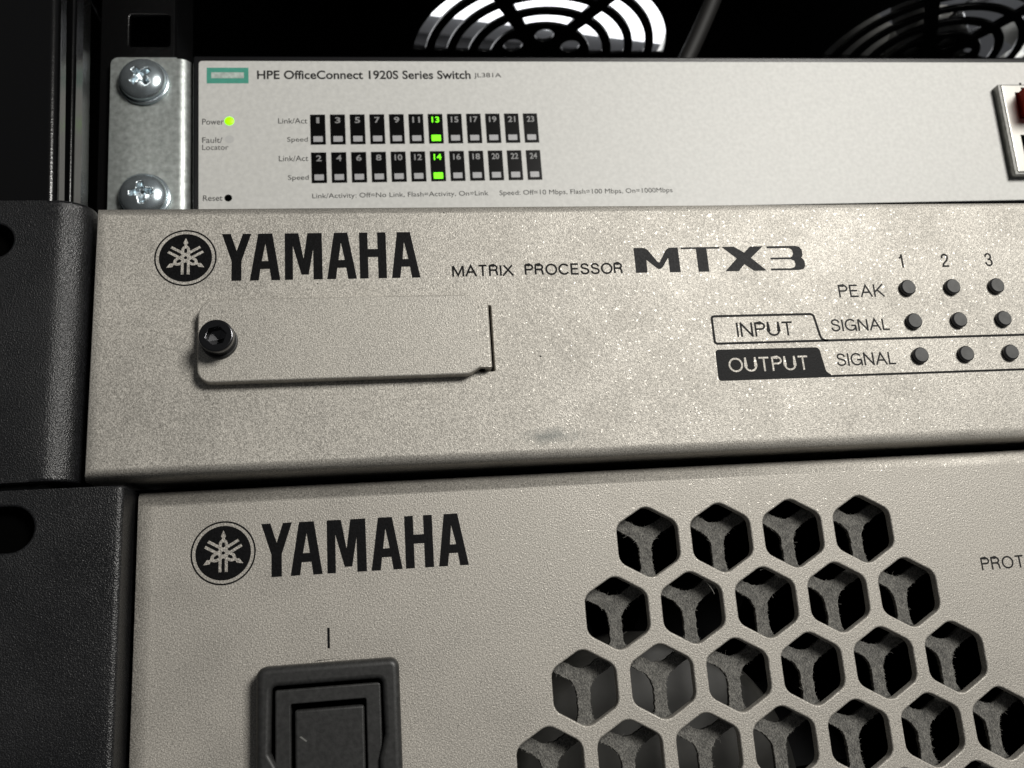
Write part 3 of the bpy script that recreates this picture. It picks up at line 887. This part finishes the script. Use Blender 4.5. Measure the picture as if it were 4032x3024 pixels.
# stacked jack at the right edge
jk = plate('port_jack', rounded(rect(191.4, -20.0, 207.5, 6.5), 0.25, 3),
           [[(195.2, -3.9), (204.0, -3.9), (204.0, 4.1), (201.5, 4.1), (201.5, 5.6), (197.3, 5.6), (197.3, 4.1), (195.2, 4.1)],
            rect(194.3, -16.8, 204.5, -8.9)], -3.0, 2.7, M_JACK, sw, 0.25, 0.1, 3)
plate('jack_side', rounded(rect(190.55, -20.6, 208.2, 6.75), 0.2, 2), [rect(191.5, -19.9, 207.3, 6.3)], -2.7, 2.5, M_JACKSIDE, jk, 0.15, 0.1, 2)
box('jack_cavity', 193.5, -0.25, -19, 206, -0.22, 6.2, M_DARK, jk)

# red plug in the upper jack
plug = empty('network_plug', tuple(SWR @ Vector((199.6, -8, 0.1)) + Vector(SWO)), SWR)
tag(plug, 'translucent red cable plug pushed into the upper jack at the right edge', 'cable plug')
def pl(V): return [(x - 199.6, y + 8, z - 0.1) for x, y, z in V]
V, F = box_geo(195.9, -13, -3.5, 203.8, -0.5, 3.9)
mesh('plug_body', pl(V), F, M_RED, plug)
V, F = [], []
prof = [(-9.5, 4.4), (-4.5, 4.6), (-2.2, 5.3), (-2.0, 4.0), (-9.5, 3.92)]
for x in (197.6, 201.2):
    V += [(x, y, z) for y, z in prof]
n = len(prof)
F = [(i, (i + 1) % n, n + (i + 1) % n, n + i) for i in range(n)] + [tuple(range(n))[::-1], tuple(range(n, 2 * n))]
mesh('latch', pl(V), F, M_RED, plug)
V, F = box_geo(196.6, -6.2, -2.6, 202.5, -2.5, 2.6)
mesh('wire_core', pl(V), F, simple('copper_wires', (0.55, 0.22, 0.10), 0.35, 0.6, cvar=0.5, cscale=700), plug)

# two cross-head screws holding the bracket
def cross_screw(lx, lz, rot, label):
    t = empty('machine_screw', tuple(SWR @ Vector((lx, 0, lz)) + Vector(SWO)), SWR)
    tag(t, label, 'screw', 'screws in the zinc bracket')
    # domed pan head with a cross recess cut as sunken geometry
    R = 5.55; n = 96; rings = 26
    V = []; F = []
    ca, sa = math.cos(rot), math.sin(rot)
    def h(x, z):
        rr = math.hypot(x, z)
        d = 3.0 * math.sqrt(max(0.0, 1 - (rr / (R * 1.06)) ** 2)) ** 0.9
        u = x * ca + z * sa; v = -x * sa + z * ca
        a, b_ = max(abs(u), abs(v)), min(abs(u), abs(v))
        arm = 2.75
        wdt = 0.72 + 0.55 * max(0, 1 - a / 1.3)
        if a < arm and b_ < wdt:
            e1 = min(1, (arm - a) / 0.9); e2 = min(1, (wdt - b_) / 0.22)
            depth = (2.3 - 0.3 * a) * min(e1, 1) * e2
            d -= max(0, depth)
        return d
    V.append((0, -h(0, 0) - 0.9, 0))
    for i in range(1, rings + 1):
        r = R * (i / rings) ** 0.85
        for k in range(n):
            a = 2 * math.pi * k / n
            x, z = r * math.cos(a), r * math.sin(a)
            V.append((x, -h(x, z) - 0.9, z))
    for k in range(n):
        F.append((0, 1 + (k + 1) % n, 1 + k)[::-1])
    for i in range(rings - 1):
        for k in range(n):
            j = (k + 1) % n
            F.append((1 + i * n + k, 1 + i * n + j, 1 + (i + 1) * n + j, 1 + (i + 1) * n + k)[::-1])
    b = len(V)
    for k in range(n):
        x, y, z = V[1 + (rings - 1) * n + k]
        V.append((x * 1.005, -0.9, z * 1.005))
    for k in range(n):
        j = (k + 1) % n
        F.append((1 + (rings - 1) * n + k, b + k, b + j, 1 + (rings - 1) * n + j))
    mesh('screw_head', V, F, M_SCREW, t, True)
    lathe('washer', [(5.2, -0.95), (6.0, -0.9), (6.15, -0.75), (6.15, -0.12), (6.0, -0.03)], 0.15, -0.1, M_SCREW, t, 48)
    return t
cross_screw(-40.85, 9.1, 0.72, 'domed cross-head screw near the top of the zinc bracket')
cross_screw(-40.3, -21.9, 0.1, 'domed cross-head screw low on the zinc bracket, half hidden by the silver panel')

# ------------------------------------------------------------------ above and behind
def fan_unit(cx, cy, label, blades):
    t = empty('cooling_fan', (cx, cy, ROOF_Z + 1.6))
    tag(t, label, 'fan', 'cooling fans on the rack roof')
    V = []; F = []; n = 64
    rings = [(58.2, 0.1), (58.2, 16 if blades else 7), (60.5, 16 if blades else 7), (60.5, 0.1)]
    for r, z in rings:
        for k in range(n):
            a = 2 * math.pi * k / n
            V.append((r * math.cos(a), r * math.sin(a), z))
    for i in range(4):
        for k in range(n):
            j = (k + 1) % n; i2 = (i + 1) % 4
            F.append((i * n + k, i * n + j, i2 * n + j, i2 * n + k))
    mesh('duct_ring', V, F, M_FANDUCT, t, True)
    if blades:
        V = []; F = []
        for r, z in ((0.01, 3.0), (17, 3.0), (19, 4.5), (19, 16)):
            for k in range(n):
                a = 2 * math.pi * k / n
                V.append((r * math.cos(a), r * math.sin(a), z))
        for i in range(3):
            for k in range(n):
                j = (k + 1) % n
                F.append((i * n + k, i * n + j, (i + 1) * n + j, (i + 1) * n + k))
        mesh('hub', V, F, M_FANBLADE, t, True)
        for b_ in range(7):
            V = []; F = []
            for i in range(9):
                rr = 18.5 + (57 - 18.5) * i / 8
                sweep = 0.35 * i / 8
                for j in range(5):
                    a = 2 * math.pi * b_ / 7 + sweep + 0.72 * j / 4
                    V.append((rr * math.cos(a), rr * math.sin(a), 4.0 + 10 * j / 4))
            for i in range(8):
                for j in range(4):
                    F.append((i * 5 + j, i * 5 + j + 1, (i + 1) * 5 + j + 1, (i + 1) * 5 + j))
            nb = len(V)
            V += [(x, y, z + 1.2) for x, y, z in V]
            F += [tuple(nb + q for q in f)[::-1] for f in F]
            mesh('fan_blade', V, F, M_FANBLADE, t, True)
    return t
fan_unit(*fan1, 'open fan guard in the roof with white ceiling showing through its rings', False)
fan_unit(*fan2, 'dark fan with blades behind its roof guard at the top right', True)

pts = []
for k in range(17):
    s = k / 16
    pts.append((58 + 34 * s + 2 * math.sin(s * 3), 121 - 4 * s, 158 + 70 * s))
c = tube('hanging_cable', pts, 3.0, M_CABLE)
tag(c, 'dark grey cable hanging behind the switch beside the left fan', 'cable')

# the room above the rack
CZ = 1200.0
def board(name, P, z, th, mat):
    P = ccw(P); n = len(P)
    V = [(x, y, z) for x, y in P] + [(x, y, z + th) for x, y in P]
    F = [tuple(range(n))[::-1], tuple(range(n, 2 * n))] + [(i, (i + 1) % n, n + (i + 1) % n, n + i) for i in range(n)]
    return mesh(name, V, F, mat)
lamp = board('light_panel', [(-900, 700), (760, 700), (760, 1554), (-900, 1299)], CZ - 8, 8, M_CLAMP)
tag(lamp, 'white ceiling light panel seen through the left roof fan guard', 'ceiling light')
added_panel = board('light_panel', [(1150, 700), (2400, 700), (2400, 1330), (1150, 1330)], CZ - 8, 8, M_CLAMP)  # added unseen panel, brightens slot rims and blades of the right fan
tag(added_panel, 'added glowing panel, out of view, put in to glint on the right roof fan', 'ceiling light')
tag(board('ceiling', [(-2500, 500), (2500, 500), (2500, 3000), (-2500, 3000)], CZ, 20, M_CEIL), kind='structure')
o = board('ceiling_beam', [(-900, 1394), (1400, 1690), (1400, 2200), (-900, 2200)], CZ - 30, 30, M_BEAM)
tag(o, 'dark ceiling beam glimpsed low through the left roof fan guard', 'beam')
